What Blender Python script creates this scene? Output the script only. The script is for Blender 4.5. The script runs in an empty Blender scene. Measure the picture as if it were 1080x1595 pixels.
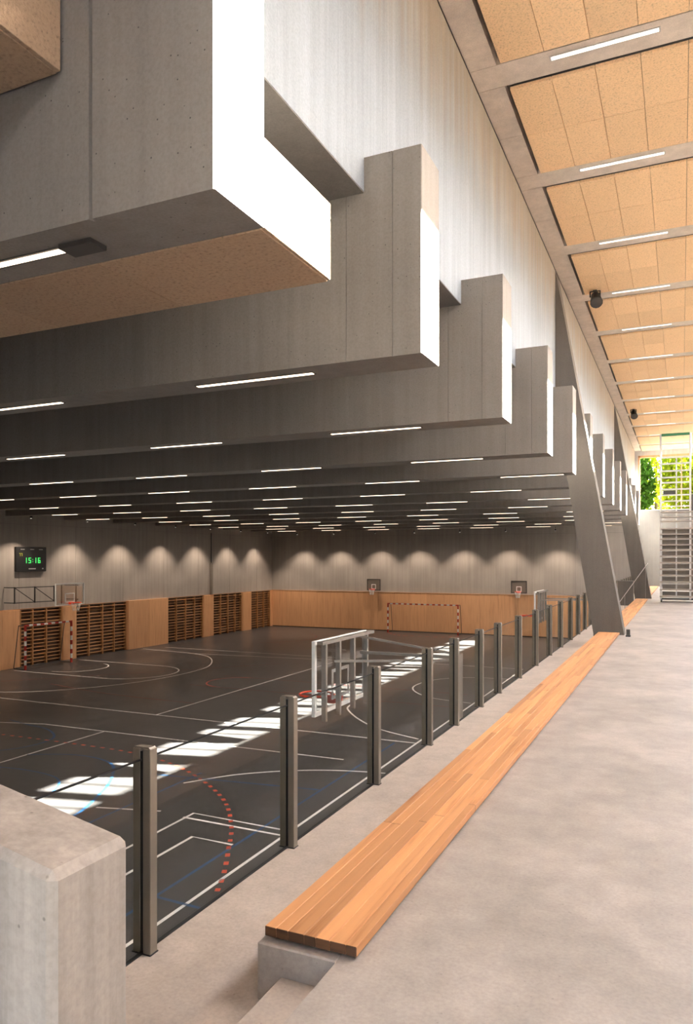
import bpy, bmesh, math, random
from mathutils import Vector, Matrix
random.seed(7)
S = bpy.context.scene
COL = S.collection
R = math.radians

# ---------------------------------------------------------------- camera
YAW = math.atan(522 / 1150)
cam_d = bpy.data.cameras.new('camera')
cam_d.sensor_fit = 'HORIZONTAL'
cam_d.sensor_width = 36.0
cam_d.lens = 1150 / 1080 * 36.0
cam_d.shift_y = 72.5 / 1080
cam_d.clip_end = 500
cam = bpy.data.objects.new('camera', cam_d)
cam.location = (0, 0, 1.75)
cam.rotation_euler = (R(90), 0, YAW)
COL.objects.link(cam)
S.camera = cam

# ---------------------------------------------------------------- world, sun, exposure
SUN_TRAVEL = Vector((-1.0, -0.40, -0.79)).normalized()
W = bpy.data.worlds.new('world')
S.world = W
W.use_nodes = True
nt = W.node_tree
sky = nt.nodes.new('ShaderNodeTexSky')
sky.sky_type = 'NISHITA'
sky.sun_disc = False
sky.sun_elevation = math.asin(-SUN_TRAVEL.z)
sky.sun_rotation = math.atan2(1.0, 0.40)
sky.air_density = 1.0
sky.dust_density = 2.0
bg = nt.nodes['Background']
bg.inputs[1].default_value = 1.25
hz = nt.nodes.new('ShaderNodeMix'); hz.data_type = 'RGBA'; hz.blend_type = 'MULTIPLY'     # warm white balance
hz.inputs[0].default_value = 1.0
hz.inputs[7].default_value = (1.02, 0.97, 0.94, 1)
hs = nt.nodes.new('ShaderNodeHueSaturation'); hs.inputs['Saturation'].default_value = 0.85
nt.links.new(sky.outputs[0], hs.inputs['Color'])
nt.links.new(hs.outputs[0], hz.inputs[6])
nt.links.new(hz.outputs[2], bg.inputs[0])

sun_d = bpy.data.lights.new('sun', 'SUN')
sun_d.energy = 66.0
sun_d.angle = R(0.53)
sun_d.color = (1.0, 0.95, 0.87)
sun = bpy.data.objects.new('sun', sun_d)
sun.rotation_euler = SUN_TRAVEL.to_track_quat('-Z', 'Y').to_euler()
COL.objects.link(sun)

S.view_settings.view_transform = 'Standard'
S.view_settings.look = 'None'
S.view_settings.gamma = 1.0
S.view_settings.use_curve_mapping = False
S.view_settings.exposure = 1.82
S.cycles.max_bounces = 14
S.cycles.diffuse_bounces = 8
S.cycles.transparent_max_bounces = 40
S.cycles.caustics_reflective = False
S.cycles.caustics_refractive = False
S.cycles.sample_clamp_indirect = 6.0
S.cycles.use_denoising = True

STRIP_E = 2.2
STRIP_W = 9.0
SPOT_W = 170.0

# ---------------------------------------------------------------- materials
def new_mat(name):
    m = bpy.data.materials.new(name)
    m.use_nodes = True
    n = m.node_tree.nodes
    return m, n, m.node_tree.links, n['Principled BSDF']

def pos_map(n, l, scale, obj=False):
    if obj:
        g = n.new('ShaderNodeTexCoord'); out = g.outputs['Object']
    else:
        g = n.new('ShaderNodeNewGeometry'); out = g.outputs['Position']
    mp = n.new('ShaderNodeMapping')
    mp.inputs['Scale'].default_value = scale
    l.new(out, mp.inputs['Vector'])
    return mp

def noise(n, l, vec, scale, detail=4, rough=0.55):
    t = n.new('ShaderNodeTexNoise')
    t.inputs['Scale'].default_value = scale
    t.inputs['Detail'].default_value = detail
    t.inputs['Roughness'].default_value = rough
    l.new(vec.outputs[0], t.inputs['Vector'])
    return t

def ramp(n, l, fac, stops):
    r = n.new('ShaderNodeValToRGB')
    e = r.color_ramp.elements
    while len(e) < len(stops): e.new(0.5)
    for i, (p, c) in enumerate(stops):
        e[i].position = p
        e[i].color = (*c, 1) if len(c) == 3 else c
    l.new(fac, r.inputs[0])
    return r

def mix(n, l, a, b, fac, mode='MIX'):
    x = n.new('ShaderNodeMix'); x.data_type = 'RGBA'; x.blend_type = mode
    for sock, v in ((x.inputs[6], a), (x.inputs[7], b)):
        if isinstance(v, tuple): sock.default_value = (*v, 1)
        else: l.new(v, sock)
    if isinstance(fac, (int, float)): x.inputs[0].default_value = fac
    else: l.new(fac, x.inputs[0])
    return x.outputs[2]

def sc3(c, k): return tuple(min(1, v * k) for v in c)

def concrete(name, base, streak=0.18, blotch=0.15, pores=0.5, rough=0.75, vertical=True, bump=0.25):
    m, n, l, b = new_mat(name)
    v1 = pos_map(n, l, (7, 7, 0.22) if vertical else (2.2, 1.3, 2.2))
    s1 = noise(n, l, v1, 1.0, 6, 0.65)
    r1 = ramp(n, l, s1.outputs[0], [(0.3, sc3(base, 1 - streak)), (0.7, sc3(base, 1 + streak))])
    v2 = pos_map(n, l, (1, 1, 1))
    s2 = noise(n, l, v2, 0.9, 7, 0.62)
    r2 = ramp(n, l, s2.outputs[0], [(0.3, (1 - blotch,) * 3), (0.7, (1, 1, 1))])
    c = mix(n, l, r1.outputs[0], r2.outputs[0], 1.0, 'MULTIPLY')
    s3 = noise(n, l, v2, 55, 3, 0.6)
    r3 = ramp(n, l, s3.outputs[0], [(0.32, (0.84,) * 3), (0.62, (1.04,) * 3)])
    c = mix(n, l, c, r3.outputs[0], 0.7, 'MULTIPLY')
    if not vertical:
        s4 = noise(n, l, v2, 4.5, 8, 0.72)
        r4 = ramp(n, l, s4.outputs[0], [(0.34, (0.82,) * 3), (0.64, (1.06,) * 3)])
        c = mix(n, l, c, r4.outputs[0], 0.8, 'MULTIPLY')
    vo = n.new('ShaderNodeTexVoronoi'); vo.inputs['Scale'].default_value = 24
    l.new(v2.outputs[0], vo.inputs['Vector'])
    rp = ramp(n, l, vo.outputs['Distance'], [(0.07, (1 - pores,) * 3), (0.15, (1, 1, 1))])
    # only some of the cells carry a pore
    sep = n.new('ShaderNodeSeparateColor'); l.new(vo.outputs['Color'], sep.inputs[0])
    gt = n.new('ShaderNodeMath'); gt.operation = 'GREATER_THAN'; gt.inputs[1].default_value = 0.80
    l.new(sep.outputs[0], gt.inputs[0])
    c = mix(n, l, c, mix(n, l, c, rp.outputs[0], 1.0, 'MULTIPLY'), gt.outputs[0])
    l.new(c, b.inputs['Base Color'])
    b.inputs['Roughness'].default_value = rough
    bm_ = n.new('ShaderNodeBump'); bm_.inputs['Strength'].default_value = bump; bm_.inputs['Distance'].default_value = 0.006
    l.new(s1.outputs[0] if vertical else s3.outputs[0], bm_.inputs['Height'])
    l.new(bm_.outputs[0], b.inputs['Normal'])
    return m

def wood(name, base, dark, axis='y', rough=0.45, var=0.25, grain=30, fine=1.0):
    m, n, l, b = new_mat(name)
    sc = {'y': (grain, 0.9, grain), 'z': (grain, grain, 0.8), 'x': (0.9, grain, grain)}[axis]
    g = n.new('ShaderNodeNewGeometry')
    oi = n.new('ShaderNodeObjectInfo')
    ad = n.new('ShaderNodeVectorMath'); ad.operation = 'MULTIPLY_ADD'
    cmb = n.new('ShaderNodeCombineXYZ')
    for i in range(3): l.new(oi.outputs['Random'], cmb.inputs[i])
    ad.inputs[1].default_value = (31, 47, 17)
    l.new(cmb.outputs[0], ad.inputs[0]); l.new(g.outputs['Position'], ad.inputs[2])
    mp = n.new('ShaderNodeMapping'); mp.inputs['Scale'].default_value = sc
    l.new(ad.outputs[0], mp.inputs['Vector'])
    s = noise(n, l, mp, 1.0, 5, 0.6)
    r = ramp(n, l, s.outputs[0], [(0.28, dark), (0.46, base), (0.75, sc3(base, 1.12))])
    mr = n.new('ShaderNodeMapRange'); mr.inputs[3].default_value = 1 - var; mr.inputs[4].default_value = 1 + var * 0.5
    l.new(oi.outputs['Random'], mr.inputs[0])
    cc = n.new('ShaderNodeCombineColor')
    for i in range(3): l.new(mr.outputs[0], cc.inputs[i])
    l.new(mix(n, l, r.outputs[0], cc.outputs[0], 1.0, 'MULTIPLY'), b.inputs['Base Color'])
    b.inputs['Roughness'].default_value = rough
    return m

def plain(name, c, rough=0.5, metal=0.0, nz=0.08, emit=None):
    m, n, l, b = new_mat(name)
    v = pos_map(n, l, (1, 1, 1), True)
    s = noise(n, l, v, 9, 4)
    r = ramp(n, l, s.outputs[0], [(0.3, sc3(c, 1 - nz)), (0.7, sc3(c, 1 + nz))])
    l.new(r.outputs[0], b.inputs['Base Color'])
    b.inputs['Roughness'].default_value = rough
    b.inputs['Metallic'].default_value = metal
    if emit:
        b.inputs['Emission Color'].default_value = (*emit[0], 1)
        b.inputs['Emission Strength'].default_value = emit[1]
    return m

def woodwool(name, base):
    m, n, l, b = new_mat(name)
    v = pos_map(n, l, (1, 1, 1))
    s = noise(n, l, v, 42, 4, 0.75)
    r = ramp(n, l, s.outputs[0], [(0.30, sc3(base, 0.55)), (0.45, base), (0.7, sc3(base, 1.15))])
    oi = n.new('ShaderNodeObjectInfo')
    mr = n.new('ShaderNodeMapRange'); mr.inputs[3].default_value = 0.94; mr.inputs[4].default_value = 1.05
    l.new(oi.outputs['Random'], mr.inputs[0])
    cc = n.new('ShaderNodeCombineColor')
    for i in range(3): l.new(mr.outputs[0], cc.inputs[i])
    l.new(mix(n, l, r.outputs[0], cc.outputs[0], 1.0, 'MULTIPLY'), b.inputs['Base Color'])
    b.inputs['Roughness'].default_value = 0.95
    bp = n.new('ShaderNodeBump'); bp.inputs['Strength'].default_value = 0.5; bp.inputs['Distance'].default_value = 0.008
    l.new(s.outputs[0], bp.inputs['Height']); l.new(bp.outputs[0], b.inputs['Normal'])
    return m

def glass(name, tint, refl=0.6):
    m = bpy.data.materials.new(name); m.use_nodes = True
    n = m.node_tree.nodes; l = m.node_tree.links; n.clear()
    o = n.new('ShaderNodeOutputMaterial'); t = n.new('ShaderNodeBsdfTransparent'); g = n.new('ShaderNodeBsdfGlossy')
    t.inputs[0].default_value = (*tint, 1); g.inputs['Roughness'].default_value = 0.01
    fr = n.new('ShaderNodeFresnel'); fr.inputs[0].default_value = 1.45
    mu = n.new('ShaderNodeMath'); mu.operation = 'MULTIPLY'; mu.inputs[1].default_value = refl
    l.new(fr.outputs[0], mu.inputs[0])
    x = n.new('ShaderNodeMixShader'); l.new(mu.outputs[0], x.inputs[0])
    l.new(t.outputs[0], x.inputs[1]); l.new(g.outputs[0], x.inputs[2]); l.new(x.outputs[0], o.inputs[0])
    return m

def leaf_mat(name, c):
    m = bpy.data.materials.new(name); m.use_nodes = True
    n = m.node_tree.nodes; l = m.node_tree.links; n.clear()
    o = n.new('ShaderNodeOutputMaterial'); d = n.new('ShaderNodeBsdfDiffuse'); t = n.new('ShaderNodeBsdfTranslucent')
    v = pos_map(n, l, (1, 1, 1)); s = noise(n, l, v, 1.3, 3)
    r = ramp(n, l, s.outputs[0], [(0.35, sc3(c, 0.5)), (0.65, c)])
    x = n.new('ShaderNodeMixShader'); x.inputs[0].default_value = 0.55
    l.new(r.outputs[0], d.inputs[0]); l.new(r.outputs[0], t.inputs[0])
    l.new(d.outputs[0], x.inputs[1]); l.new(t.outputs[0], x.inputs[2]); l.new(x.outputs[0], o.inputs[0])
    return m

M = {}
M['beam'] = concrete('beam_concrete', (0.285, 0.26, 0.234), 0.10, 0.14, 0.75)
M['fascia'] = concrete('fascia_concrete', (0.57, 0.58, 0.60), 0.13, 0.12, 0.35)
M['fascia_stain_bounce'] = concrete('stain_bounce_fascia_concrete', (0.355, 0.405, 0.455), 0.13, 0.12, 0.35)  # blue skylight painted into the base; top band mixes streaks and ceiling bounce
def add_stain_bounce(m, col, z0, z1):
    """brown run-off streaks plus painted warm ceiling bounce, from the top edge of the wall"""
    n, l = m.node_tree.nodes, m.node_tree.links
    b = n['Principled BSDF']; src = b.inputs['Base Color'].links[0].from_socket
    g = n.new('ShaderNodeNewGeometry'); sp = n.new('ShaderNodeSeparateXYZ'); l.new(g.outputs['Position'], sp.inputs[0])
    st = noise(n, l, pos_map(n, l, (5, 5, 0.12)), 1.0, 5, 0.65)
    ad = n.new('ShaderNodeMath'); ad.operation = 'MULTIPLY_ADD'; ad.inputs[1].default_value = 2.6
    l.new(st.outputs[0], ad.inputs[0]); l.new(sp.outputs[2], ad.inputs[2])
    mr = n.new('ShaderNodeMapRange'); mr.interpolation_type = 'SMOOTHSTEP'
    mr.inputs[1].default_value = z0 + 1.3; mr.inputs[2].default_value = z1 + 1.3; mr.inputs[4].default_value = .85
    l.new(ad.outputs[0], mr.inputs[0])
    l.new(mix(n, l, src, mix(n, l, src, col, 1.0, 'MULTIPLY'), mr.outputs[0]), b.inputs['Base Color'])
add_stain_bounce(M['fascia_stain_bounce'], (0.95, 0.66, 0.40), 6.7, 8.6)
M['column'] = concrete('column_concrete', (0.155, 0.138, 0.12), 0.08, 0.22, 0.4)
M['hallwall'] = concrete('hall_wall_concrete', (0.37, 0.335, 0.30), 0.12, 0.12, 0.3)
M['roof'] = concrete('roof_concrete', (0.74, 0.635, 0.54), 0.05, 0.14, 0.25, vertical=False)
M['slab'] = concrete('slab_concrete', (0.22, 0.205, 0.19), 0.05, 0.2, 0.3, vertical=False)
M['floor'] = concrete('gallery_floor_concrete', (0.43, 0.375, 0.325), 0.10, 0.30, 0.25, 0.55, vertical=False, bump=0.08)
M['step'] = concrete('terrace_concrete', (0.50, 0.425, 0.36), 0.08, 0.22, 0.25, 0.6, vertical=False, bump=0.08)
M['parapet'] = concrete('parapet_concrete', (0.375, 0.32, 0.275), 0.30, 0.15, 0.45)
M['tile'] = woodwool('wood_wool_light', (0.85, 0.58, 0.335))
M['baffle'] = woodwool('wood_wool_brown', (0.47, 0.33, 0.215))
M['bench'] = wood('bench_timber', (0.62, 0.295, 0.118), (0.42, 0.165, 0.05), 'y', 0.5, 0.28, 26)
M['endgrain'] = wood('bench_end_grain', (0.11, 0.045, 0.016), (0.06, 0.022, 0.008), 'x', 0.7, 0.4, 40)
M['strut'] = plain('strut_steel', (0.30, 0.275, 0.25), 0.4, 0.4)
M['cladding'] = wood('cladding_timber', (0.66, 0.365, 0.185), (0.55, 0.285, 0.135), 'z', 0.5, 0.10, 14)
M['bars'] = wood('bars_timber', (0.42, 0.21, 0.085), (0.28, 0.12, 0.045), 'y', 0.5, 0.2, 20)
M['niche'] = wood('niche_timber', (0.13, 0.075, 0.042), (0.09, 0.05, 0.028), 'y', 0.6, 0.1, 10)
M['post'] = plain('bronze_steel', (0.235, 0.205, 0.165), 0.42, 0.4)
M['black'] = plain('black_metal', (0.012, 0.012, 0.013), 0.5)
M['steel'] = plain('galvanised_steel', (0.50, 0.49, 0.47), 0.4, 0.5)
M['alu'] = plain('pale_aluminium', (0.52, 0.51, 0.50), 0.4, 0.3)
M['white'] = plain('white_paint', (0.80, 0.80, 0.78), 0.5)
M['red'] = plain('red_paint', (0.42, 0.035, 0.025), 0.45)
M['rim'] = plain('rim_red', (0.80, 0.07, 0.025), 0.4)
M['darkgrey'] = plain('dark_grey_paint', (0.055, 0.05, 0.045), 0.5)
M['tread'] = plain('bleacher_board', (0.30, 0.26, 0.22), 0.5, 0.1)
M['riser'] = plain('bleacher_riser', (0.17, 0.145, 0.12), 0.6)
M['frame'] = wood('frame_timber', (0.62, 0.36, 0.2), (0.5, 0.27, 0.14), 'z', 0.5, 0.1, 14)
M['lamp'] = plain('lamp_diffuser', (0.9, 0.88, 0.85), 0.5, emit=((1.0, 0.74, 0.53), STRIP_E))
M['lamp_gallery'] = plain('gallery_lamp_diffuser', (0.9, 0.88, 0.85), 0.5, emit=((1.0, 0.86, 0.72), 0.8))
M['green_led'] = plain('green_led', (0.05, 0.4, 0.1), 0.5, emit=((0.08, 1.0, 0.2), 0.25))
M['yellow_led'] = plain('yellow_led', (0.4, 0.4, 0.05), 0.5, emit=((0.75, 0.75, 0.08), 0.12))
M['glass'] = glass('clear_glass', (0.95, 0.96, 0.95), 0.05)
M['board_glass'] = glass('backboard_glass', (0.97, 0.97, 0.97), 0.4)
M['leaf'] = leaf_mat('leaf_green', (0.22, 0.27, 0.012))
M['leaf2'] = leaf_mat('leaf_deep_green', (0.065, 0.15, 0.016))
M['bark'] = plain('bark', (0.10, 0.07, 0.045), 0.9, nz=0.3)
M['terrain'] = concrete('pale_gravel', (0.50, 0.44, 0.36), 0.1, 0.3, 0.3, 0.9, vertical=False)
M['net'] = plain('green_net', (0.03, 0.16, 0.07), 0.8)
M['net_white'] = plain('net_cord', (0.75, 0.75, 0.72), 0.8)
M['line_white'] = plain('line_white', (0.78, 0.76, 0.74), 0.45)
M['line_red'] = plain('line_red', (0.62, 0.075, 0.03), 0.45)
M['line_darkred'] = plain('line_dark_red', (0.22, 0.03, 0.02), 0.45)
M['line_blue'] = plain('line_blue', (0.016, 0.075, 0.19), 0.45)
def hall_floor_mat():
    m, n, l, b = new_mat('hall_floor_dark')
    v = pos_map(n, l, (1, 1, 1)); s = noise(n, l, v, 0.7, 6, 0.6); s2 = noise(n, l, v, 5, 5, 0.7)
    r = ramp(n, l, s.outputs[0], [(0.3, (0.042, 0.040, 0.040)), (0.7, (0.058, 0.055, 0.055))])
    r2 = ramp(n, l, s2.outputs[0], [(0.35, (0.9,) * 3), (0.65, (1.08,) * 3)])
    l.new(mix(n, l, r.outputs[0], r2.outputs[0], 1.0, 'MULTIPLY'), b.inputs['Base Color'])
    b.inputs['Roughness'].default_value = 0.33
    b.inputs['Specular IOR Level'].default_value = 0.35
    return m
M['hallfloor'] = hall_floor_mat()

# ---------------------------------------------------------------- mesh helpers
class MB:
    def __init__(s): s.bm = bmesh.new()
    def box(s, x0, x1, y0, y1, z0, z1, bev=0.0):
        r = bmesh.ops.create_cube(s.bm, size=1.0)
        vs = r['verts']
        for v in vs:
            v.co = Vector((x0 + (v.co.x + .5) * (x1 - x0), y0 + (v.co.y + .5) * (y1 - y0), z0 + (v.co.z + .5) * (z1 - z0)))
        if bev:
            es = list({e for v in vs for e in v.link_edges})
            bmesh.ops.bevel(s.bm, geom=es, offset=bev, segments=1, affect='EDGES', profile=0.5)
        return s
    def prism(s, pts, axis, a, b, bev=0.0):
        """closed polygon extruded along an axis; pts are the two other coordinates in order"""
        def co(p, t):
            return {'x': (t, p[0], p[1]), 'y': (p[0], t, p[1]), 'z': (p[0], p[1], t)}[axis]
        v0 = [s.bm.verts.new(co(p, a)) for p in pts]; v1 = [s.bm.verts.new(co(p, b)) for p in pts]
        k = len(pts); fs = [s.bm.faces.new(v0), s.bm.faces.new(v1)]
        for i in range(k): fs.append(s.bm.faces.new((v0[i], v0[(i + 1) % k], v1[(i + 1) % k], v1[i])))
        bmesh.ops.recalc_face_normals(s.bm, faces=fs)
        if bev:
            bmesh.ops.bevel(s.bm, geom=list({e for f in fs for e in f.edges}), offset=bev, segments=1, affect='EDGES', profile=0.5)
        return s
    def tube(s, p, q, r, seg=8, r2=None):
        p, q = Vector(p), Vector(q); d = q - p
        mat = Matrix.Translation((p + q) / 2) @ d.to_track_quat('Z', 'Y').to_matrix().to_4x4()
        bmesh.ops.create_cone(s.bm, cap_ends=True, segments=seg, radius1=r, radius2=r if r2 is None else r2, depth=d.length, matrix=mat)
        return s
    def bar(s, p, q, w, h=None):
        h = h or w
        p, q = Vector(p), Vector(q); d = q - p
        mat = Matrix.Translation((p + q) / 2) @ d.to_track_quat('Z', 'Y').to_matrix().to_4x4() @ Matrix.Diagonal((w, h, d.length, 1))
        bmesh.ops.create_cube(s.bm, size=1.0, matrix=mat)
        return s
    def ring(s, c, R0, r, seg=28, ss=8):
        vs = []
        for i in range(seg):
            a = 2 * math.pi * i / seg
            vs.append([s.bm.verts.new((c[0] + (R0 + r * math.cos(2 * math.pi * j / ss)) * math.cos(a),
                                       c[1] + (R0 + r * math.cos(2 * math.pi * j / ss)) * math.sin(a),
                                       c[2] + r * math.sin(2 * math.pi * j / ss))) for j in range(ss)])
        for i in range(seg):
            for j in range(ss):
                s.bm.faces.new((vs[i][j], vs[(i + 1) % seg][j], vs[(i + 1) % seg][(j + 1) % ss], vs[i][(j + 1) % ss]))
        return s
    def mesh(s, name, mat):
        me = bpy.data.meshes.new(name); s.bm.to_mesh(me); s.bm.free(); me.materials.append(mat)
        return me
    def build(s, name, mat, parent=None, loc=None):
        return link(name, s.mesh(name, mat), parent, loc)

def link(name, me, parent=None, loc=None):
    o = bpy.data.objects.new(name, me); COL.objects.link(o)
    if parent is not None: o.parent = parent
    if loc is not None: o.location = loc
    return o

def tag(o, label=None, cat=None, group=None, kind=None):
    if label: o['label'] = label
    if cat: o['category'] = cat
    if group: o['group'] = group
    if kind: o['kind'] = kind
    return o

def empty(name, loc=(0, 0, 0), rz=0.0, label=None, cat=None, group=None, kind=None):
    o = bpy.data.objects.new(name, None); COL.objects.link(o)
    o.location = loc; o.rotation_euler = (0, 0, rz); o.empty_display_size = 0.1
    return tag(o, label, cat, group, kind)

def copy_thing(src, loc, label, rz=None):
    r = src.copy(); COL.objects.link(r); r.location = loc
    if rz is not None: r.rotation_euler = (0, 0, rz)
    r['label'] = label
    for ch in src.children:
        c = ch.copy(); COL.objects.link(c); c.parent = r
        for g in ch.children:
            d = g.copy(); COL.objects.link(d); d.parent = c
    return r

ORD = ['zeroth', 'first', 'second', 'third', 'fourth', 'fifth', 'sixth', 'seventh', 'eighth', 'ninth', 'tenth',
       'eleventh', 'twelfth', 'thirteenth', 'fourteenth', 'fifteenth', 'sixteenth']

# ---------------------------------------------------------------- key dimensions (metres, gallery floor z = 0)
XE, XW = -2.15, -2.72            # beam ends, fascia wall face
XL, YB = -27.2, 46.8             # left and back wall of the hall
ZH, ZT = -3.15, -0.26            # hall floor, spectator terrace
ZB, ZS = 3.62, 5.20              # beam soffit, hall roof slab soffit
ZR = 8.60                        # gallery roof rib soffit
XR = 4.95                        # right wall of the gallery
XS = 2.47                        # the rooflight runs from here to XR - 0.08
YN, YF = -5.0, 50.5              # gallery ends
BEAMS = [-0.3, 3.12, 6.39, 9.75, 13.35, 16.66, 20.05, 23.45, 26.85, 30.25, 33.65, 37.05, 40.45, 43.85]
RIBS = [-3.4, 0.0, 3.4, 6.8, 10.2, 13.39, 16.72, 20.02, 23.38, 26.93, 30.35, 33.85, 37.3, 40.7, 44.1, 47.5]

# ---------------------------------------------------------------- structure: floors
floor = empty('floor', kind='structure')
for a, b in ((YN, 2.0), (2.0, 21.2), (21.2, 34.0), (34.0, YF)):
    MB().box(-1.365, XR, a + .003, b - .003, -0.35, 0).build('floor_slab', M['floor'], floor)
t = MB().box(-1.765, -1.365, 2.9, YF, ZT - .05, 0.0, 0.006)
t.build('bench_plinth', M['floor'], floor)
MB().box(-2.525, -1.3, YN, YF, ZT - .35, ZT).build('terrace_slab', M['step'], floor)
MB().box(-1.64, -1.36, 1.56, 2.9, ZT, -0.13, 0.004).build('stair_step', M['step'], floor)

hall_floor = tag(MB().box(XL - .6, -2.3, -3.3, YB + .3, ZH - .2, ZH).build('hall_floor', M['hallfloor']), kind='structure')

LZ = ZH + 0.002
def strip_poly(pts, w, mat, name='court_line', dash=None):
    """flat painted line along a polyline; dash = (on, off) in metres"""
    pts = [Vector((p[0], p[1])) for p in pts]
    bm = bmesh.new()
    if dash:
        dense = []
        for a, b in zip(pts, pts[1:]):
            k = max(1, int((b - a).length / 0.03))
            dense += [a.lerp(b, i / k) for i in range(k)]
        dense.append(pts[-1])
        runs, cur, d = [], [], 0.0
        for a, b in zip(dense, dense[1:]):
            on = (d % (dash[0] + dash[1])) < dash[0]
            d += (b - a).length
            if on: cur.append(a)
            elif cur: runs.append([cur[0], cur[-1]]); cur = []
    else: runs = [pts]
    for rn in runs:
        k = len(rn); L, Rr = [], []
        if k < 2: continue
        for i in range(k):
            dr = (rn[min(i + 1, k - 1)] - rn[max(i - 1, 0)]).normalized()
            nn = Vector((-dr.y, dr.x)) * w / 2
            L.append(bm.verts.new((*(rn[i] + nn), LZ))); Rr.append(bm.verts.new((*(rn[i] - nn), LZ)))
        for i in range(k - 1): bm.faces.new((L[i], Rr[i], Rr[i + 1], L[i + 1]))
    bmesh.ops.recalc_face_normals(bm, faces=bm.faces[:])
    for f in bm.faces:
        if f.normal.z < 0: f.normal_flip()
    me = bpy.data.meshes.new(name); bm.to_mesh(me); bm.free(); me.materials.append(mat)
    return link(name, me, hall_floor)

def arc(cx, cy, r, a0, a1, k=40):
    return [(cx + r * math.cos(R(a0 + (a1 - a0) * i / k)), cy + r * math.sin(R(a0 + (a1 - a0) * i / k))) for i in range(k + 1)]

def smooth(pts, k=8):
    out = []
    P = [Vector(p) for p in pts]
    for i in range(len(P) - 1):
        p0, p1, p2, p3 = P[max(i - 1, 0)], P[i], P[i + 1], P[min(i + 2, len(P) - 1)]
        for j in range(k):
            t = j / k
            out.append(0.5 * ((2 * p1) + (p2 - p0) * t + (2 * p0 - 5 * p1 + 4 * p2 - p3) * t * t + (3 * p1 - p0 - 3 * p2 + p3) * t ** 3))
    out.append(P[-1])
    return out

wl, rl, bl, dl = M['line_white'], M['line_red'], M['line_blue'], M['line_darkred']
for L in ([(-26, 18.6), (-6.4, 18.6)], [(-17.2, 16.2), (-7.5, 16.35)], [(-15, 18.6), (-15, 31.5)], [(-14.9, 6.0), (-14.9, 16.2)],
          [(-8.55, 7.0), (-8.55, 11.72), (-6.4, 11.66)], [(-8.6, 11.46), (-6.4, 11.42)], [(-7.85, 8.0), (-7.85, 10.72), (-7.0, 10.7)],
          [(-6.4, 4.0), (-6.4, 33.0)], [(-26, 33.0), (-6.4, 33.0)], [(-23, 31.4), (-15, 32.2)], [(-10.5, 11.2), (-9.2, 11.55)]):
    strip_poly(L, 0.06, wl)
strip_poly(smooth([(-21.5, 14.6), (-19.6, 15.5), (-17.2, 16.2)]), 0.06, wl)
strip_poly(smooth([(-26.6, 31.9), (-24.7, 31.7), (-22.6, 31.3), (-21.1, 30.3), (-19.7, 28.2), (-19.3, 26.3), (-19.5, 23.8), (-20.4, 21.6), (-22.0, 19.8), (-24.4, 19.0), (-26.6, 18.9)]), 0.06, wl)
strip_poly(arc(-21.6, 25.3, 1.9, 90, -90), 0.06, wl)
strip_poly([(-26.6, 27.2), (-21.6, 27.2)], 0.06, wl)
strip_poly([(-26.6, 23.4), (-21.6, 23.4)], 0.06, wl)
strip_poly(arc(-24.9, 25.3, 1.4, 75, -90), 0.06, wl)
strip_poly(smooth([(-9.9, 13.2), (-9.2, 14.2), (-8.2, 15.0), (-7.1, 15.5), (-5.6, 15.8)]), 0.06, wl)
strip_poly(smooth([(-10.1, 22.6), (-9.9, 21.9), (-9.0, 20.7), (-7.9, 19.7), (-6.5, 19.05)]), 0.06, wl)
strip_poly(smooth([(-6.5, 24.5), (-8.2, 25.0), (-9.3, 26.6), (-9.1, 28.6), (-7.9, 29.8), (-6.4, 30.0)]), 0.06, wl)
strip_poly(smooth([(-19.5, 14.6), (-17.3, 14.75), (-14.9, 14.8), (-12.8, 14.75), (-11.3, 14.4), (-9.9, 13.7), (-8.5, 12.65), (-7.55, 11.5), (-6.95, 10.5), (-6.45, 9.6), (-6.1, 8.8)]), 0.08, rl, dash=(0.16, 0.16))
strip_poly(smooth([(-18.6, 16.2), (-17.6, 15.95), (-16.6, 15.75), (-15.75, 15.2), (-15.5, 14.6), (-15.6, 13.9), (-16.2, 13.0)]), 0.07, bl)
strip_poly(smooth([(-14.9, 13.5), (-13.9, 13.95), (-13.0, 13.95), (-12.3, 13.65), (-11.75, 13.05), (-11.3, 12.4), (-11.0, 11.8), (-10.6, 10.9), (-10.4, 10.0)]), 0.07, bl)
strip_poly(smooth([(-15.3, 12.3), (-14.0, 12.5), (-12.9, 12.4), (-12.3, 12.0), (-11.9, 11.3)]), 0.05, bl)
for L in ([(-11.4, 13.4), (-7.0, 14.0)], [(-6.95, 6.0), (-6.95, 18.4)], [(-6.95, 8.6), (-5.6, 8.55)], [(-10.0, 10.4), (-10.0, 14.0)], [(-6.0, 7.2), (-5.8, 8.55)]):
    strip_poly(L, 0.06, bl)
strip_poly([(-17.4, 23.6), (-7.0, 23.6)], 0.05, dl)
strip_poly([(-17.4, 26.0), (-7.0, 26.0)], 0.05, dl)
strip_poly(arc(-16.0, 24.8, 1.2, 90, 270, 20), 0.06, rl)
strip_poly(smooth([(-22.5, 21.5), (-19.0, 20.8), (-15.0, 20.6)]), 0.05, dl)
strip_poly([(-25.5, 20.2), (-17.0, 30.0)], 0.04, dl)
strip_poly(smooth([(-17.9, 46.0), (-16.8, 44.6), (-15.3, 44.2), (-13.6, 44.4), (-12.6, 45.4)]), 0.09, rl, dash=(0.3, 0.2))
strip_poly(arc(-23.5, 40.0, 3.0, -70, 60, 24), 0.05, dl)

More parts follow.
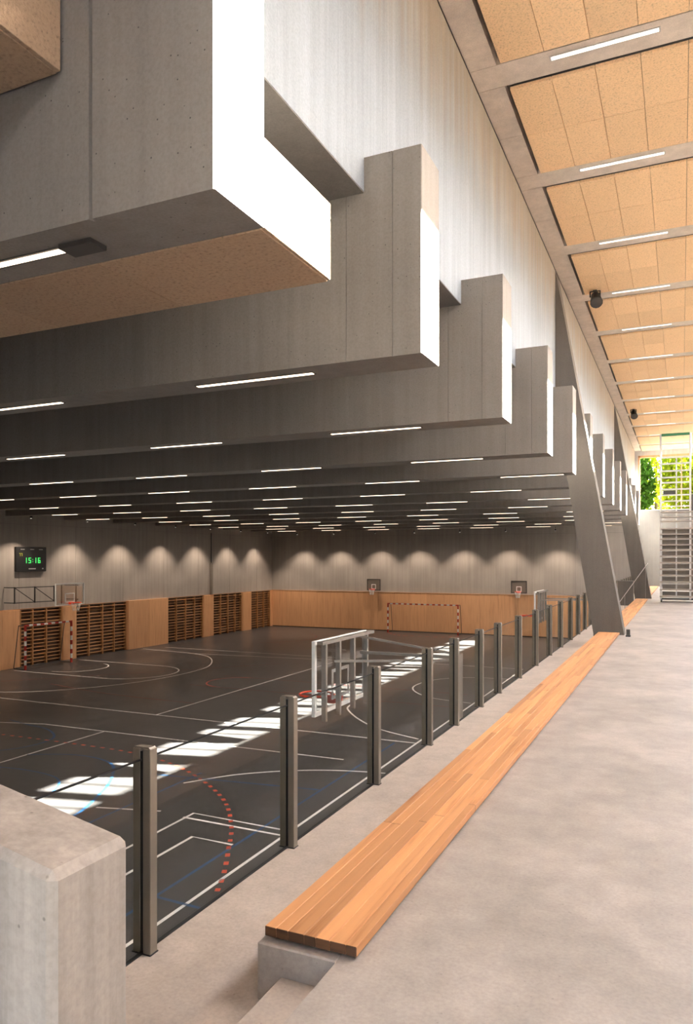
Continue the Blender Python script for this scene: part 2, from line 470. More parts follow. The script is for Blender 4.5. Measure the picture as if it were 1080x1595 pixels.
# ---------------------------------------------------------------- structure: hall walls
wall_left = empty('wall_left', kind='structure')
y = -3.0
while y < YB:
    y1 = min(y + 3.4, YB)
    MB().box(XL - .3, XL, y + .006, y1 - .006, -0.55, 3.3).build('concrete_panel', M['hallwall'], wall_left)
    y = y1
MB().box(XL - .31, XL - .012, -3.3, YB + .3, -0.6, 3.32).build('panel_backing', M['slab'], wall_left)
MB().box(XL - .3, XL, -3.3, YB + .3, 3.31, 6.0).build('upper_wall', M['hallwall'], wall_left)
MB().box(XL - .5, XL - .18, -3.3, YB + .3, ZH, -0.55).build('niche_back', M['niche'], wall_left)
for a, b, proud in ((-3, 19.6, .0), (23.1, 24.2, .0), (26.7, 27.55, .05), (31.24, 34.6, .12), (38.2, 39.25, .05), (42.65, 43.72, .08), (46.45, YB, .0)):
    k = max(1, round((b - a) / 1.7)); w = (b - a) / k
    for i in range(k):
        MB().box(XL - .18, XL + .06 + proud, a + i * w + .003, a + (i + 1) * w - .003, ZH, -0.56 + (.04 if proud > .1 else 0), .004).build('wood_panel', M['cladding'], wall_left)
MB().box(XL - .2, XL + .03, -3, YB, -0.56, -0.53).build('capping', M['bars'], wall_left)

wall_back = empty('wall_back', kind='structure')
x = XL
while x < -2.6:
    x1 = min(x + 3.55, -2.55)
    MB().box(x + .006, x1 - .006, YB, YB + .3, -0.55, 3.3).build('concrete_panel', M['hallwall'], wall_back)
    x = x1
MB().box(XL - .3, XW, YB + .012, YB + .31, ZH, 3.32).build('panel_backing', M['slab'], wall_back)
MB().box(XL, -2.55, YB, YB + .3, 3.31, 6.0).build('upper_wall', M['hallwall'], wall_back)
x = XL + .06
while x < -2.6:
    x1 = min(x + 1.18, -2.55)
    MB().box(x + .003, x1 - .003, YB - .07, YB + .3, ZH + .05, -0.55, .003).build('wood_panel', M['cladding'], wall_back)
    x = x1
MB().box(XL, -2.55, YB - .09, YB + .1, -0.55, -0.52).build('capping', M['frame'], wall_back)
MB().box(XL, -2.55, YB - .04, YB + .2, ZH, ZH + .05).build('skirting', M['black'], wall_back)

tag(MB().box(XL, -2.55, -3.3, -3.0, ZH, 6.0).build('wall_near', M['hallwall']), kind='structure')
wall_gallery = empty('wall_gallery', kind='structure')
MB().box(-2.525, -2.4, -3, YB, ZH, ZT - .35).build('lower_wall', M['hallwall'], wall_gallery)
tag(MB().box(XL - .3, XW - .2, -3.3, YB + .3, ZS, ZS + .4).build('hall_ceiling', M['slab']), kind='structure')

# fascia above the hall, gallery side
wall_fascia = empty('wall_fascia', kind='structure')
MB().box(XW - .38, XW, YN, YF, ZS, ZR - .035).build('fascia_slab', M['fascia_stain_bounce'], wall_fascia)
MB().box(XW - .38, XW - .003, YN, YB, ZS - .012, ZS).build('soffit_shade_board', M['slab'], wall_fascia)  # dark board added so the wall underside looks shaded
MB().box(XW - .38, XW - .12, YN, YF, ZR - .035, ZR + .25).build('fascia_upstand', M['slab'], wall_fascia)
MB().box(XW - .3, XW, YB + .02, YF, ZT - .4, ZS + .02).build('fascia_end_wall', M['fascia'], wall_fascia)

# right facade: solid wall, clerestory posts, roof edge
wall_right = empty('wall_right', kind='structure')
y = YN
while y < YF:
    y1 = min(y + 3.4, YF + .3)
    MB().box(XR, XR + .25, y + .004, y1 - .004, -0.35, ZR + .6).build('concrete_panel', M['fascia'], wall_right)
    y = y1

wall_unseen = empty('wall_unseen', kind='structure')
MB().box(XW - .4, XR + .25, YN - .3, YN, 3.0, ZR + .6).build('light_block_wall', M['fascia'], wall_unseen)  # unseen, put in to cut sky light on the beam faces

# end wall with the window to the trees
wall_end = empty('wall_end', kind='structure')
MB().box(XW - .3, XR, YF, YF + .3, -0.35, 4.8).build('end_parapet', M['column'], wall_end)
win = empty('window_1', kind='structure')
MB().box(-2.52, -2.40, YF - .02, YF + .2, 4.8, 8.28).build('window_jamb', M['frame'], win)
MB().box(XR - .1, XR, YF - .02, YF + .2, 4.8, 8.28).build('window_jamb', M['frame'], win)
MB().box(-2.52, XR, YF - .02, YF + .2, 8.15, 8.28).build('window_head', M['frame'], win)
MB().box(-2.52, XR, YF - .03, YF + .22, 4.8, 4.84).build('window_sill', M['alu'], win)
for a in (0.0,):
    MB().box(a - .04, a + .04, YF, YF + .12, 4.84, 8.15).build('window_mullion', M['frame'], win)
for a, b in ((-2.40, -0.04), (0.04, XR - .1)):
    MB().box(a, b, YF + .05, YF + .07, 4.84, 8.15).build('window_pane', M['glass'], win)
MB().box(XW - .3, XR, YF, YF + .3, 8.28, ZR + .3).build('end_lintel', M['fascia'], wall_end)
MB().box(XW - .3, -2.52, YF, YF + .3, 4.8, 8.28).build('end_pier', M['fascia'], wall_end)

# gallery roof: edge strip, ribs, wood-wool tiles
ceiling = empty('ceiling', kind='structure')
MB().box(XW - .4, XS, YN, YF + .3, ZR + .16, ZR + .45).build('roof_slab', M['slab'], ceiling)
XT = -2.34                                                   # left edge of the tile fields
for i, a in enumerate(RIBS):
    MB().box(XT, XS, a, a + .5, ZR, ZR + .17).build('roof_rib', M['roof'], ceiling)
    b = RIBS[i + 1] if i + 1 < len(RIBS) else YF
    for c, d in ((a, a + .5), (a + .5, (a + .5 + b) / 2), ((a + .5 + b) / 2, b)):
        MB().box(XW, XT, c + .004, d - .004, ZR, ZR + .17).build('edge_slab', M['roof'], ceiling)
    # tiles: two rows of eight
    g = 0.065
    ya, yb = a + .5 + g, b - g
    if yb - ya < 1: continue
    hy = (yb - ya) / 2
    nx = 8; wx = (XS - .02 - XT - g) / nx
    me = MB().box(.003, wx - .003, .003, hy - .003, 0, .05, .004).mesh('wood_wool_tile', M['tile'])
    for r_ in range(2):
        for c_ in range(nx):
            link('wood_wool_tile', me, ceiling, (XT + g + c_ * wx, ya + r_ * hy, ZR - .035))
    MB().box(XT + g + .05, XS - .1, ya + .05, yb - .05, ZR + .015, ZR + .16).build('tile_batten', M['slab'], ceiling)

# lean-to rooflight along the right side of the gallery, glass rising from the right wall
GZ0, GZ1 = ZR + .30, ZR + 3.4
MB().box(XS, XS + .06, YN, YF, ZR, GZ1 + .1).build('rooflight_upstand', M['roof'], ceiling)
MB().box(XR - .08, XR, YN, YF, ZR - .1, GZ0).build('rooflight_kerb', M['roof'], ceiling)
def glass_strip(nm, y0, y1, t0, t1, mat):
    dn = Vector((GZ1 - GZ0, 0, XR - XS)).normalized()
    lo, hi = Vector((XR - .04, 0, GZ0)), Vector((XS + .04, 0, GZ1))
    pts = [lo + dn * t0, lo + dn * t1, hi + dn * t1, hi + dn * t0]
    MB().prism([(p.x, p.z) for p in pts], 'y', y0, y1).build(nm, mat, ceiling)
for i, a in enumerate(RIBS[:-1]):
    b = RIBS[i + 1]
    r0, r1 = a + 1.15, b + 1.15
    if a < 2:
        glass_strip('light_block_infill', r0 - (1.0 if i == 0 else 0), r1, 0, .3, M['roof'])  # unseen bays closed solid to dim the near parapet and first beam
        continue
    glass_strip('rafter', r0 - .2, r0 + .2, -.2, .05, M['alu'])
    for dy_ in ((.85, 2.65) if abs(a - 3.4) > .1 else (.85,)):
        glass_strip('glazing_bar', r0 + dy_ - .03, r0 + dy_ + .03, -.08, .04, M['alu'])
    glass_strip('rooflight_pane', r0, min(r1, YF + .3) if b < 47 else YF + .3, .05, .065, M['glass'])

# hall roof beams
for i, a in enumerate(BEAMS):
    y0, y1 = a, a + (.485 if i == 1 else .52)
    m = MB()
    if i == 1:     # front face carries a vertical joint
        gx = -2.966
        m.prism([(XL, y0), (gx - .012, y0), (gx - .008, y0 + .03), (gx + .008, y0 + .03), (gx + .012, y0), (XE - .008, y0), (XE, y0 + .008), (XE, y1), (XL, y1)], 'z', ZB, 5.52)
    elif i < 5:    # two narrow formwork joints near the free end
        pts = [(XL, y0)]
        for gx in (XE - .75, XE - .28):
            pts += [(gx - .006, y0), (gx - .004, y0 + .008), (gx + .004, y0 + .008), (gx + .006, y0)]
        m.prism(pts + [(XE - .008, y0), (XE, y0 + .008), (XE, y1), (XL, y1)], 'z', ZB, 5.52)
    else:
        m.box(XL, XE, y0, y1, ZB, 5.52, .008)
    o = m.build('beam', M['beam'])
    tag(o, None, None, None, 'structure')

# leaning columns on the bench line
for yc in (17.95, 34.75):
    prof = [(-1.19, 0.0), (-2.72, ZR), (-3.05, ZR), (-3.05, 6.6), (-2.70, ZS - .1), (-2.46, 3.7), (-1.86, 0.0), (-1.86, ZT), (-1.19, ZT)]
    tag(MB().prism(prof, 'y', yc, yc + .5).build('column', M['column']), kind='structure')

# stair parapets (near one in the foreground)
def parapet(name, x0, y0, y1, zt, length, sl, drop, mat='parapet'):
    m = MB()
    p = [(x0, drop), (x0, zt), (x0 - length, zt + sl * length), (x0 - length, drop)]
    m.prism(p, 'y', y0, y1, .02)
    return m.build(name, M[mat])
tag(parapet('parapet', -1.355, 1.30, 1.575, 1.0, 1.24, .185, ZT), 'pale concrete stair parapet with chamfered edges in the near corner', 'parapet', None, 'structure')
tag(parapet('parapet', -1.86, 33.7, 34.0, .80, .72, 0.0, ZT, 'column'), 'low dark concrete stair parapet beside the farther leaning column', 'parapet', None, 'structure')

# acoustic baffles between the first beams
o = empty('acoustic_baffle', (0, 0, 0), 0, 'long wood-wool acoustic box with a sunlit end behind the nearest concrete beam', 'acoustic panel', 'wood-wool boxes between the beams')
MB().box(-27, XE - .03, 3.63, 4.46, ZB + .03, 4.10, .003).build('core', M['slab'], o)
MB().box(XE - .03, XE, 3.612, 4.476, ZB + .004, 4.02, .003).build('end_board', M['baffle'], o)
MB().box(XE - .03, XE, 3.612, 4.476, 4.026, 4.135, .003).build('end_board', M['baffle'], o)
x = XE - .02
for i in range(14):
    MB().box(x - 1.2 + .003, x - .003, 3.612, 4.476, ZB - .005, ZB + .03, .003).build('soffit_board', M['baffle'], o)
    x -= 1.2
o = empty('acoustic_baffle', (0, 0, 0), 0, 'wood-wool acoustic box cut by the top left corner, in front of the nearest beam', 'acoustic panel', 'wood-wool boxes between the beams')
MB().box(-27, -3.2, .4, 3.08, 4.5, 5.15).build('core', M['slab'], o)
MB().box(-3.2, -3.165, .4, 3.1, 4.475, 5.19, .003).build('end_board', M['baffle'], o)
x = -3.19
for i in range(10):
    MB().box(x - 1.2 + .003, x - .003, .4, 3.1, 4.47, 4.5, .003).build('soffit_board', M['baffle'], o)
    x -= 1.2

# ---------------------------------------------------------------- things on the gallery
def bench(y0, y1, label, seed, first=False):
    rnd = random.Random(seed)
    o = empty('bench', (-1.515, y0, 0), 0, label, 'bench', 'timber benches along the glass railing')
    ws = [.058, .062, .082, .058, .07, .078, .052]
    x = -.23
    for w in ws:
        y = 0.0
        while y < y1 - y0 - .01:
            d = rnd.uniform(1.1, 2.7)
            if y + d > y1 - y0 - .6: d = y1 - y0 - y
            sv = MB().box(x + .0006, x + w - .0006, y + .0005, y + d - .0005, 0.018, 0.062, .002).build('stave', M['bench'], o)
            sv.data.materials.append(M['endgrain'])
            for pf in sv.data.polygons:
                if abs(pf.normal.y) > .6: pf.material_index = 1
            y += d
        x += w
    for sx in (-.17, 0.0, .17):
        MB().box(sx - .02, sx + .02, .04, y1 - y0 - .04, 0.0, .018).build('bearer', M['black'], o)
    return o
bench(2.935, 17.9, 'long orange laminated timber bench seat from the stair to the nearer leaning column', 3)
bench(18.75, 33.4, 'orange timber bench seat between the two leaning columns', 4)
bench(35.6, 49.0, 'distant orange timber bench seat beyond the farther leaning column', 5)

# glass balustrade
rail = empty('glass_balustrade', (-2.5, 0, ZT), 0, 'glass railing with paired bronze posts along the edge above the sports floor', 'railing')
PY = [1.0, 3.013, 4.531, 6.104, 7.621, 8.66, 9.873, 10.989, 12.516, 14.1, 15.7, 17.25, 18.9, 20.4, 21.9, 23.5, 25.1, 26.7, 28.3, 29.9, 31.5, 33.0, 34.6, 36.2, 37.8, 39.4, 41.0, 42.6, 44.2, 45.8]
pm = MB(); pm.box(-.056, -.0085, -.028, .028, 0.004, 1.045, .003); pm.box(.0085, .056, -.028, .028, 0.004, 1.045, .003)
pm = pm.mesh('post', M['post'])
wm = MB().box(-.0084, .0084, -.026, .026, 0.004, 1.03).mesh('slot_web', M['black'])
fm = MB().box(-.06, .06, -.032, .032, 0, .006, .001).mesh('foot_plate', M['black'])
cm = MB().prism([(-.05, 1.045), (.05, 1.045), (.044, 1.052), (-.044, 1.052)], 'y', -.024, .024).mesh('post_cap', M['post'])
for i, y in enumerate(PY):
    p = link('post', pm, rail, (0, y, 0))
    link('slot_web', wm, p); link('foot_plate', fm, p); link('post_cap', cm, p)
    if i + 1 < len(PY):
        y2 = PY[i + 1]
        g_ = MB().box(-.006, .006, y + .027 if i else 1.6, y2 - .027, .012, .985).build('glass_pane', M['glass'], rail)
        MB().box(-.0065, .0065, y + .03 if i else 1.6, y2 - .03, .985, .992).build('pane_edge', M['black'], g_)
MB().box(-.009, .009, 1.6, 45.8, .0005, .012).build('base_channel', M['black'], rail)

# strip lights in the gallery ribs
strip_lamp = bpy.data.lights.new('strip_lamp', 'SPOT')
strip_lamp.energy = STRIP_W; strip_lamp.spot_size = R(160); strip_lamp.spot_blend = .7; strip_lamp.shadow_soft_size = .02; strip_lamp.color = (1.0, .87, .76)
def strip_light(name, loc, length, label, group, lampmat, w=.065, housing=True):
    o = empty(name, loc, 0, label, 'light', group)
    MB().box(-length / 2 - .02, length / 2 + .02, -w / 2 - .02, w / 2 + .02, -.006, 0).build('housing', M['steel' if housing else 'darkgrey'], o)
    MB().box(-length / 2, length / 2, -w / 2, w / 2, -.010, -.006).build('diffuser', lampmat, o)
    if not housing:
        lo = bpy.data.objects.new('strip_lamp', strip_lamp); COL.objects.link(lo); lo.parent = o; lo.location = (0, 0, -.03)
    return o
k = 0; src = None
for a in RIBS[3:15]:
    k += 1
    lab = 'slim white strip light under the %s visible roof rib from the top edge' % ORD[k] if k > 1 else 'slim white strip light under the roof rib above the top edge'
    if k > 1: lab = 'slim white strip light under the %s roof rib seen in the gallery' % ORD[k - 1]
    if k == 1: continue
    loc = (-.945, a + .17, ZR)
    if src is None: src = strip_light('strip_light', loc, 1.36, lab, 'strip lights under the gallery roof ribs', M['lamp_gallery'])
    else: copy_thing(src, loc, lab)

# strip lights under the hall beams
src = None
for i, a in enumerate(BEAMS):
    if i == 0: continue
    off = 0.0 if i <= 4 else (1.0, -.6, .35, -1.0, .6, 0, -.4, .9, -.2)[(i - 5) % 9]
    for j in range(8 if i > 3 else (1 if i == 1 else (2 if i == 2 else 4))):
        xs = -3.38 + off - 3.37 * j
        if xs - 1.45 < XL + .1: continue
        loc = (xs - .70, a + .24, ZB)
        beamname = 'nearest beam' if i == 1 else '%s beam from the front' % ORD[i]
        lab = 'warm strip light under the %s, %s' % (beamname, 'nearest its sunlit end' if j == 0 else '%s from its sunlit end' % ORD[j + 1])
        if src is None: src = strip_light('beam_light', loc, 1.40, lab, 'strip lights under the hall beams', M['lamp'], .05, False)
        else: copy_thing(src, loc, lab)
tag(MB().box(-3.38, -3.13, 3.29, 3.43, ZB - .03, ZB, .004).build('sensor_box', M['darkgrey']), 'dark box at the end of the strip light under the nearest beam', 'box')

# spotlights on the gallery roof
def spotlight(y, label):
    o = empty('spotlight', (-2.0, y, ZR - .04), 0, label, 'spotlight', 'black spotlights on the gallery roof')
    MB().box(-.05, .05, -.05, .05, -.02, .005, .004).build('mount_plate', M['black'], o)
    m = MB(); m.bar((-.12, 0, -.16), (-.12, 0, -.02), .03, .012); m.bar((.12, 0, -.16), (.12, 0, -.02), .03, .012); m.bar((-.13, 0, -.02), (.13, 0, -.02), .03, .02)
    m.build('yoke', M['black'], o)
    m = MB(); m.tube((0, .1, -.1), (.05, -.16, -.36), .11, 14, .155)
    m.build('lamp_body', M['black'], o)
    m = MB(); m.tube((.051, -.166, -.366), (.053, -.172, -.372), .14, 14)
    m.build('lens', M['darkgrey'], o)
spotlight(19.7, 'black spotlight hanging at the tile edge above the nearer leaning column')
spotlight(36.1, 'small black spotlight farther along the gallery roof')

# retracted stepped stand at the far end
st = empty('bleacher_stand', (0, 32.2, 0), 0, 'tall retracted metal bleacher stand with stacked steps at the gallery end', 'bleacher')
x0, x1 = -.80, 1.15
for z in (.24, .51, .82, 1.08, 1.33, 1.59, 1.85, 2.10, 2.30, 2.54, 2.73, 2.95, 3.25, 3.42, 3.62):
    MB().box(x0 + (.03 if z > 2.8 else 0), x1, 0, .30, z - .035, z + .02, .004).build('step', M['tread'], st)
for z in (.26, .53, .84, 1.10, 1.35, 1.61, 1.87, 2.12, 2.32, 2.56, 2.75):
    MB().box(x0 + .1, x1 - .05, .16, .18, z + .005, z + .17).build('riser_board', M['riser'], st)
for px in (-.76, .32, 1.1):
    MB().box(px - .035, px + .035, .05, .12, .12, 6.74 if px < .5 else 4.4, .004).build('upright', M['alu'], st)
    MB().box(px - .03, px + .03, .8, .86, .12, 3.6, .004).build('upright', M['alu'], st)
MB().box(-.21, -.16, .12, .17, .24, 5.8).build('upright', M['steel'], st)
for z in (5.80, 5.55, 5.26, 5.0, 4.79, 4.52):
    MB().box(-.76, .33, .06, .11, z - .03, z + .03).build('guard_bar', M['alu'], st)
for z in (4.29, 4.05, 3.84):
    MB().box(-.76, 1.12, .06, .11, z - .025, z + .025).build('guard_bar', M['steel'], st)
MB().box(.36, .44, .04, .10, 3.6, 4.3).build('guard_post', M['darkgrey'], st)
MB().box(-.68, -.22, .2, .24, 4.32, 4.48).build('dark_panel', M['darkgrey'], st)
MB().box(-.73, .30, .05, .13, 6.66, 6.76).build('top_bar', M['net'], st)
for px in (-.74, 1.08):
    for py in (.06, .84):
        m = MB(); m.tube((px - .025, py, .06), (px + .025, py, .06), .06, 14)
        m.build('castor', M['black'], st)
MB().box(x0 + .05, x1, .1, .9, .1, .15).build('base_frame', M['black'], st)

# handrail next to the farther column
hr = empty('handrail', (-1.6, 32.4, 0), 0, 'thin sloping steel handrail in front of the farther leaning column', 'handrail')
m = MB(); m.tube((-.75, -2.4, -.2), (.28, 2.0, 1.55), .014); m.build('rail_bar', M['strut'], hr)
m = MB(); m.tube((.2, 1.7, -.05), (.2, 1.7, 1.43), .010); m.build('rail_post', M['strut'], hr)
m = MB(); m.tube((-.45, -1.12, -.26), (-.45, -1.12, .3), .010); m.build('rail_post', M['strut'], hr)

o = empty('floor_socket', (-1.09, 17.7, 0), 0, 'small dark floor box beside the foot of the nearer leaning column', 'floor box')
MB().box(-.05, .05, -.06, .06, 0, .03, .004).build('base', M['black'], o)
MB().box(-.04, .04, -.02, .04, .03, .16, .006).build('cover', M['darkgrey'], o)

# ---------------------------------------------------------------- hall equipment
def wall_bars(y0, uprights, label):
    o = empty('wall_bars', (XL + .0, y0, ZH), 0, label, 'wall bars', 'wooden wall bars on the left wall')
    h = 2.56
    for u in uprights:
        MB().box(-.10, .05, u - y0 - .028, u - y0 + .028, 0, h, .004).build('upright', M['bars'], o)
    for a, b in zip(uprights, uprights[1:]):
        me = MB().box(-.025, .025, 0, b - a - .056, -.02, .02, .008).mesh('rung', M['bars'])
        for q in range(15):
            link('rung', me, o, (-.02 + (.05 if q == 14 else 0), a - y0 + .028, .14 + q * .165))
    return o
wall_bars(19.65, [19.68, 20.5, 21.4, 22.25, 23.06], 'wall bars cut by the left edge of the picture')
wall_bars(24.2, [24.25, 24.95, 25.75, 26.66], 'wall bars behind the striped goal under the scoreboard')
wall_bars(27.6, [27.6, 28.49, 29.45, 30.3, 31.2], 'wall bars right of the backboard, left of the widest wood panel')
wall_bars(34.6, [34.65, 35.55, 36.45, 37.35, 38.16], 'wall bars right of the widest wood panel')
wall_bars(39.3, [39.3, 40.15, 41.0, 41.85, 42.6], 'wall bars between the two narrow far wood panels')
wall_bars(43.8, [43.77, 44.7, 45.55, 46.4], 'wall bars nearest the far corner of the hall')

def backboard(name, loc, rz, w, h, label, kind, group='basketball hoops in the hall'):
    """board in the local YZ plane facing +X; loc = middle of its lower edge"""
    o = empty(name, loc, rz, label, 'basketball hoop', group)
    fm_ = M['white'] if kind != 'mini' else M['darkgrey']
    t = .05
    m = MB()
    m.box(-.02, .025, -w / 2, w / 2, 0, t); m.box(-.02, .025, -w / 2, w / 2, h - t, h)
    m.box(-.02, .025, -w / 2, -w / 2 + t, t, h - t); m.box(-.02, .025, w / 2 - t, w / 2, t, h - t)
    m.build('board_frame', fm_, o)
    MB().box(-.006, .006, -w / 2 + t, w / 2 - t, t, h - t).build('board_pane', M['board_glass'] if kind != 'mini' else M['riser'], o)
    iw, ih, zb = w * .33, h * .42, h * .13
    m = MB(); e = .045
    m.box(.007, .015, -iw / 2, iw / 2, zb + ih - e, zb + ih); m.box(.007, .015, -iw / 2, iw / 2, zb, zb + e)
    m.box(.007, .015, -iw / 2, -iw / 2 + e, zb + e, zb + ih - e); m.box(.007, .015, iw / 2 - e, iw / 2, zb + e, zb + ih - e)
    m.build('target_square', M['white'], o)
    rr = .225 if kind != 'mini' else .19
    m = MB(); m.ring((rr + .16, 0, zb), rr, .014); m.box(.015, .17, -.09, .09, zb - .09, zb + .012)
    rim = m.build('rim', M['rim'], o)
    m = MB()
    for q in range(12):
        a0, a1 = 2 * math.pi * q / 12, 2 * math.pi * (q + 1) / 12
        c0 = (rr + .16 + rr * math.cos(a0), rr * math.sin(a0), zb); c1 = (rr + .16 + .6 * rr * math.cos(a1), .6 * rr * math.sin(a1), zb - .38)
        c2 = (rr + .16 + .6 * rr * math.cos(a0), .6 * rr * math.sin(a0), zb - .38); c3 = (rr + .16 + rr * math.cos(a1), rr * math.sin(a1), zb)
        m.tube(c0, c1, .006, 4); m.tube(c3, c2, .006, 4)
    if kind != 'gallery': m.build('net', M['net_white'], rim)
    else: m.bm.free()
    return o

# glass backboard on the gallery side seen from behind
def gallery_hoop(yc, label):
    o = backboard('basketball_hoop', (-4.2, yc, -.24), math.pi, 1.66, .95, label, 'gallery')
    for u in (-.62, -.16, .30, .72):   # rear steel frame (local x negative is towards the gallery)
        MB().box(-.13, -.07, u - .025, u + .025, -.06, .93).build('rear_strut', M['strut'], o)
    MB().box(-.14, -.06, -.85, .85, .91, .95).build('rear_rail', M['strut'], o)
    MB().bar((-.1, -.42, .68), (-1.52, -.42, .68), .04).build('arm', M['strut'], o)
    MB().bar((-.1, -.42, .90), (-1.52, -.42, .72), .03).build('arm', M['strut'], o)
    MB().bar((-.1, .43, .66), (-1.52, -.30, .66), .03).build('arm', M['strut'], o)
    MB().box(-1.56, -1.49, -.47, -.27, -1.0, .74).build('wall_bracket', M['strut'], o)
gallery_hoop(9.08, 'glass backboard seen from behind on steel arms beside the nearer glass panes')
gallery_hoop(24.4, 'farther backboard seen from behind among the distant railing posts')

o = backboard('basketball_hoop', (XL + .95, 26.28, -.45), 0, 1.8, 1.05, 'white framed glass backboard on a black folding frame on the left wall', 'wall')
bars_ = []
for z in (.25, .92):
    bars_ += [((-.06, -.9, z), (-.3, -2.9, z), .035), ((-.06, .6, z), (-.9, .6, z), .035)]
for yy, xx in ((-2.9, -.3), (-1.9, -.18), (-.9, -.06)):
    bars_.append(((xx, yy, .22), (xx, yy, .95), .04))
bars_ += [((-.3, -2.9, .92), (-.18, -1.9, .25), .025), ((-.18, -1.9, .92), (-.06, -.9, .25), .025),
          ((-.3, -2.9, .25), (-.93, -2.9, .25), .035), ((-.3, -2.9, .92), (-.93, -2.9, .92), .035)]
for p_, q_, w_ in bars_: MB().bar(p_, q_, w_).build('frame_bar', M['black'], o)
for u in (-.45, .45):
    MB().box(-.08, -.03, u - .02, u + .02, .1, .98).build('rear_strut', M['darkgrey'], o)

for xx, lab in ((-19.05, 'small dark practice backboard on the back wall, nearer the far corner'), (-9.25, 'small dark practice backboard on the back wall, nearer the gallery')):
    o = backboard('basketball_hoop', (xx, YB - .35, -.42), -math.pi / 2, .98, .78, lab, 'mini')
    for u in (-.3, .3):
        MB().box(-.35, -.03, u - .02, u + .02, .35, .39).build('bracket', M['darkgrey'], o)

def goal(name, loc, rz, w, h, depth, label):
    """opening spans local X, front faces -Y"""
    o = empty(name, loc, rz, label, 'goal', 'red and white striped goals')
    t = .07
    def member(nm, f0, f1, L, horiz):
        mo = MB().box(*f0).build(nm, M['white'], o)
        k = max(5, int(L / .2) | 1); s_ = L / k
        for q in range(0, k, 2):
            a, b = q * s_, (q + 1) * s_
            if horiz: MB().box(-w / 2 + a, -w / 2 + b, -.002, t + .002, h - t - .002, h + .002).build('red_band', M['red'], mo)
            else: MB().box(f0[0] - .002, f0[1] + .002, -.003, t + .003, a + .003, b).build('red_band', M['red'], mo)
    member('crossbar', (-w / 2 + .001, w / 2 - .001, 0, t, h - t, h), None, w, True)
    member('goal_post', (-w / 2, -w / 2 + t, 0, t, 0, h - t), None, h - t, False)
    member('goal_post', (w / 2 - t, w / 2, 0, t, 0, h - t), None, h - t, False)
    m = MB()
    for sx in (-w / 2 + .04, w / 2 - .04):
        m.tube((sx, t, h - .05), (sx, depth * .6, h - .05), .018); m.tube((sx, depth * .6, h - .05), (sx, depth, .03), .018); m.tube((sx, t, .03), (sx, depth, .03), .018)
    m.tube((-w / 2 + .04, depth, .03), (w / 2 - .04, depth, .03), .018)
    m.build('rear_frame', M['darkgrey'], o)
goal('goal', (-26.2, 25.02, ZH), math.pi / 2, 2.75, 1.98, .75, 'striped goal against the wall bars below the scoreboard')
goal('goal', (-15.35, YB - 1.1, ZH), 0, 4.85, 1.95, .9, 'wide striped goal in front of the wooden back wall')

# scoreboard
o = empty('scoreboard', (XL + .01, 24.79, 1.16), 0, 'black scoreboard with green digits high on the left wall', 'scoreboard')
MB().box(0, .12, -.86, .86, 0, 1.12, .012).build('case', M['black'], o)
SEG = {'0': 'abcdef', '1': 'bc', '5': 'afgcd', '6': 'afgedc', '7': 'abc', '9': 'abcdfg', '3': 'abgcd'}
def digit(ch, y, z, h, name, mat):
    w = h * .55; t_ = h * .15; m = MB()
    P = {'a': (y, y + w, z + h - t_, z + h), 'd': (y, y + w, z, z + t_), 'g': (y, y + w, z + h / 2 - t_ / 2, z + h / 2 + t_ / 2),
         'f': (y, y + t_, z + h / 2, z + h), 'e': (y, y + t_, z, z + h / 2), 'b': (y + w - t_, y + w, z + h / 2, z + h), 'c': (y + w - t_, y + w, z, z + h / 2)}
    for s_ in SEG[ch]:
        a, b, c, d = P[s_]; m.box(.119, .126, a, b, c, d)
    m.build(name, mat, o)
for ch, yy in (('1', -.42), ('5', -.18), ('1', .12), ('6', .36)):
    digit(ch, yy, .38, .25, 'digit', M['green_led'])
m = MB(); m.box(.119, .126, .05, .075, .43, .46); m.box(.119, .126, .05, .075, .53, .56); m.build('colon', M['green_led'], o)
digit('7', -.70, .70, .13, 'digit', M['yellow_led']); digit('7', -.60, .70, .13, 'digit', M['yellow_led'])
m = MB(); m.box(.119, .124, -.17, .23, .10, .15); m.build('name_strip', M['steel'], o)
m = MB(); m.box(.119, .124, .60, .68, .10, .15); m.build('name_strip', M['steel'], o)
for yy in (-.62, -.08, .42):
    MB().box(.119, .124, yy, yy + .22, .99, 1.02).build('top_mark', M['steel'], o)

# vertical pipe on the left wall
o = empty('wall_pipe', (XL + .06, 39.05, -.53), 0, 'dark vertical pipe on the left wall, thicker in its lower part', 'pipe')
m = MB(); m.tube((0, 0, 0), (0, 0, 3.9), .03); m.build('thin_pipe', M['black'], o)
m = MB(); m.tube((0, 0, .0), (0, 0, 2.0), .095); m.build('sleeve', M['riser'], o)

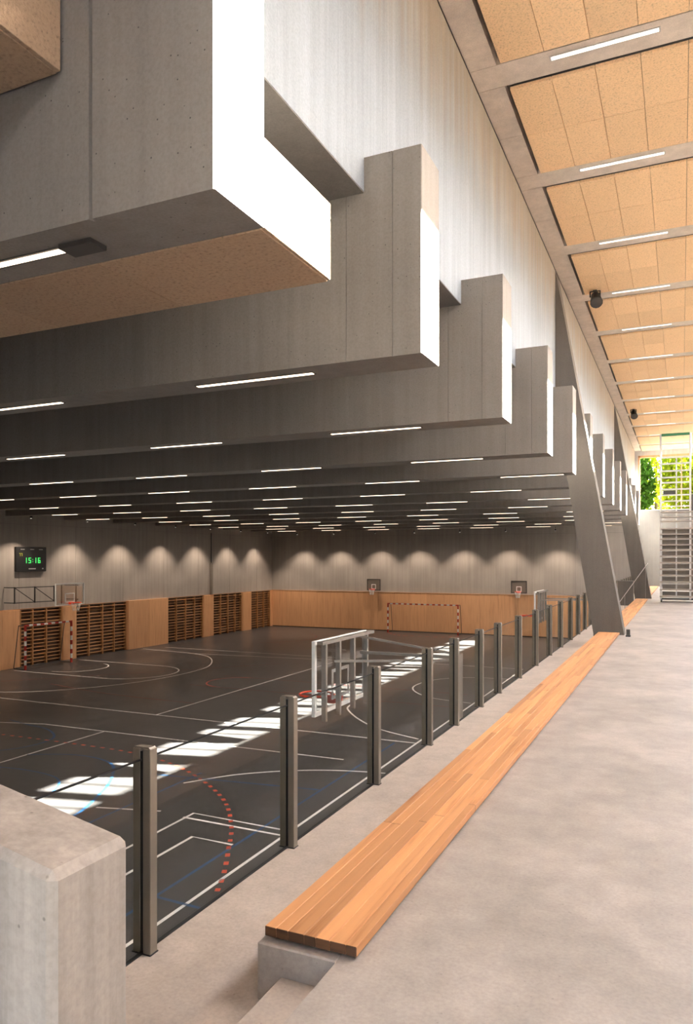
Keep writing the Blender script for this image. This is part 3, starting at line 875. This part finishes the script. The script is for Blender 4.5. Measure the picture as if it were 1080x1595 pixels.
# wall washers
def washer(loc, label, group, power):
    o = empty('downlight', loc, 0, label, 'light', group)
    m = MB(); m.tube((0, 0, -.10), (0, 0, 0), .05, 14); m.build('can', M['black'], o)
    m = MB(); m.tube((0, 0, -.104), (0, 0, -.10), .042, 14); m.build('lens', M['lamp_gallery'], o)
    ld = bpy.data.lights.new('spot_lamp', 'SPOT'); ld.energy = power; ld.spot_size = R(98); ld.spot_blend = .55; ld.shadow_soft_size = .04
    ld.color = (1.0, .79, .62)
    lo = bpy.data.objects.new('spot_lamp', ld); COL.objects.link(lo); lo.parent = o; lo.location = (0, 0, -.115)
    return o
for i, a in enumerate(BEAMS[5:]):
    washer((XL + 1.1, a + .42, ZB), 'small round downlight under the %s beam by the left wall' % ORD[i + 5], 'downlights along the left wall', SPOT_W)
for i, xx in enumerate((-24.5, -21.65, -18.6, -15.85, -12.8, -9.9, -6.9)):
    MB_ = washer((xx, YB - 1.2, ZB - .1), 'small round downlight before the back wall, %s from the far corner' % ORD[i + 1], 'downlights along the back wall', SPOT_W)
    m = MB(); m.tube((0, 0, 0), (0, 0, ZS - ZB + .1), .012); m.build('stem', M['black'], MB_)

# ---------------------------------------------------------------- outside
tag(MB().box(XR + .25, 90, -60, 120, 4.0, 4.5).build('terrain_right', M['terrain']), kind='structure')
tag(MB().box(-60, XR + .25, YF + .3, 120, 3.0, 4.0).build('terrain_far', M['terrain']), kind='structure')
tag(MB().box(-40, XR + .25, -60, YN - .01, -1.0, -0.02).build('terrain_near', M['terrain']), kind='structure')

def tree(x, y, h, r, mat, seed, label):
    rnd = random.Random(seed)
    o = empty('tree', (x, y, 4.0), 0, label, 'tree', 'trees outside the end window')
    m = MB(); m.tube((0, 0, 0), (0, 0, h * .6), .16, 8, .08)
    for q in range(5):
        a = rnd.uniform(0, 6.28); m.tube((0, 0, h * (.2 + .08 * q)), (math.cos(a) * r * .6, math.sin(a) * r * .6, h * (.45 + .1 * q)), .05, 5, .02)
    m.build('trunk', M['bark'], o)
    vs, fs = [], []
    for q in range(3400):
        while True:
            p = Vector((rnd.uniform(-1, 1), rnd.uniform(-1, 1), rnd.uniform(-1, 1)))
            if .35 < p.length < 1: break
        c = Vector((p.x * r, p.y * r, h * .52 + p.z * h * .5))
        u = Vector((rnd.gauss(0, 1), rnd.gauss(0, 1), rnd.gauss(0, 1))).normalized()
        v = u.cross(Vector((rnd.gauss(0, 1), rnd.gauss(0, 1), rnd.gauss(0, 1)))).normalized()
        s_ = rnd.uniform(.13, .26); k = len(vs)
        vs += [tuple(c - u * s_), tuple(c + v * s_ * .5), tuple(c + u * s_), tuple(c - v * s_ * .5)]
        fs.append((k, k + 1, k + 2, k + 3))
    me = bpy.data.meshes.new('foliage'); me.from_pydata(vs, [], fs); me.materials.append(mat)
    f = link('foliage', me, o); f['kind'] = 'stuff'
tree(-3.2, 54.2, 5.2, 1.6, M['leaf2'], 1, 'dark green bushy tree at the left edge of the end window')
tree(.6, 54.8, 6.6, 2.0, M['leaf'], 2, 'yellow-green tree behind the top of the bleacher stand')
tree(4.8, 55.2, 6.5, 2.0, M['leaf'], 3, 'yellow-green tree at the right side of the end window')
tree(-1.7, 59.5, 8.5, 2.7, M['leaf'], 4, 'tall yellow-green tree behind the dark bushy one')
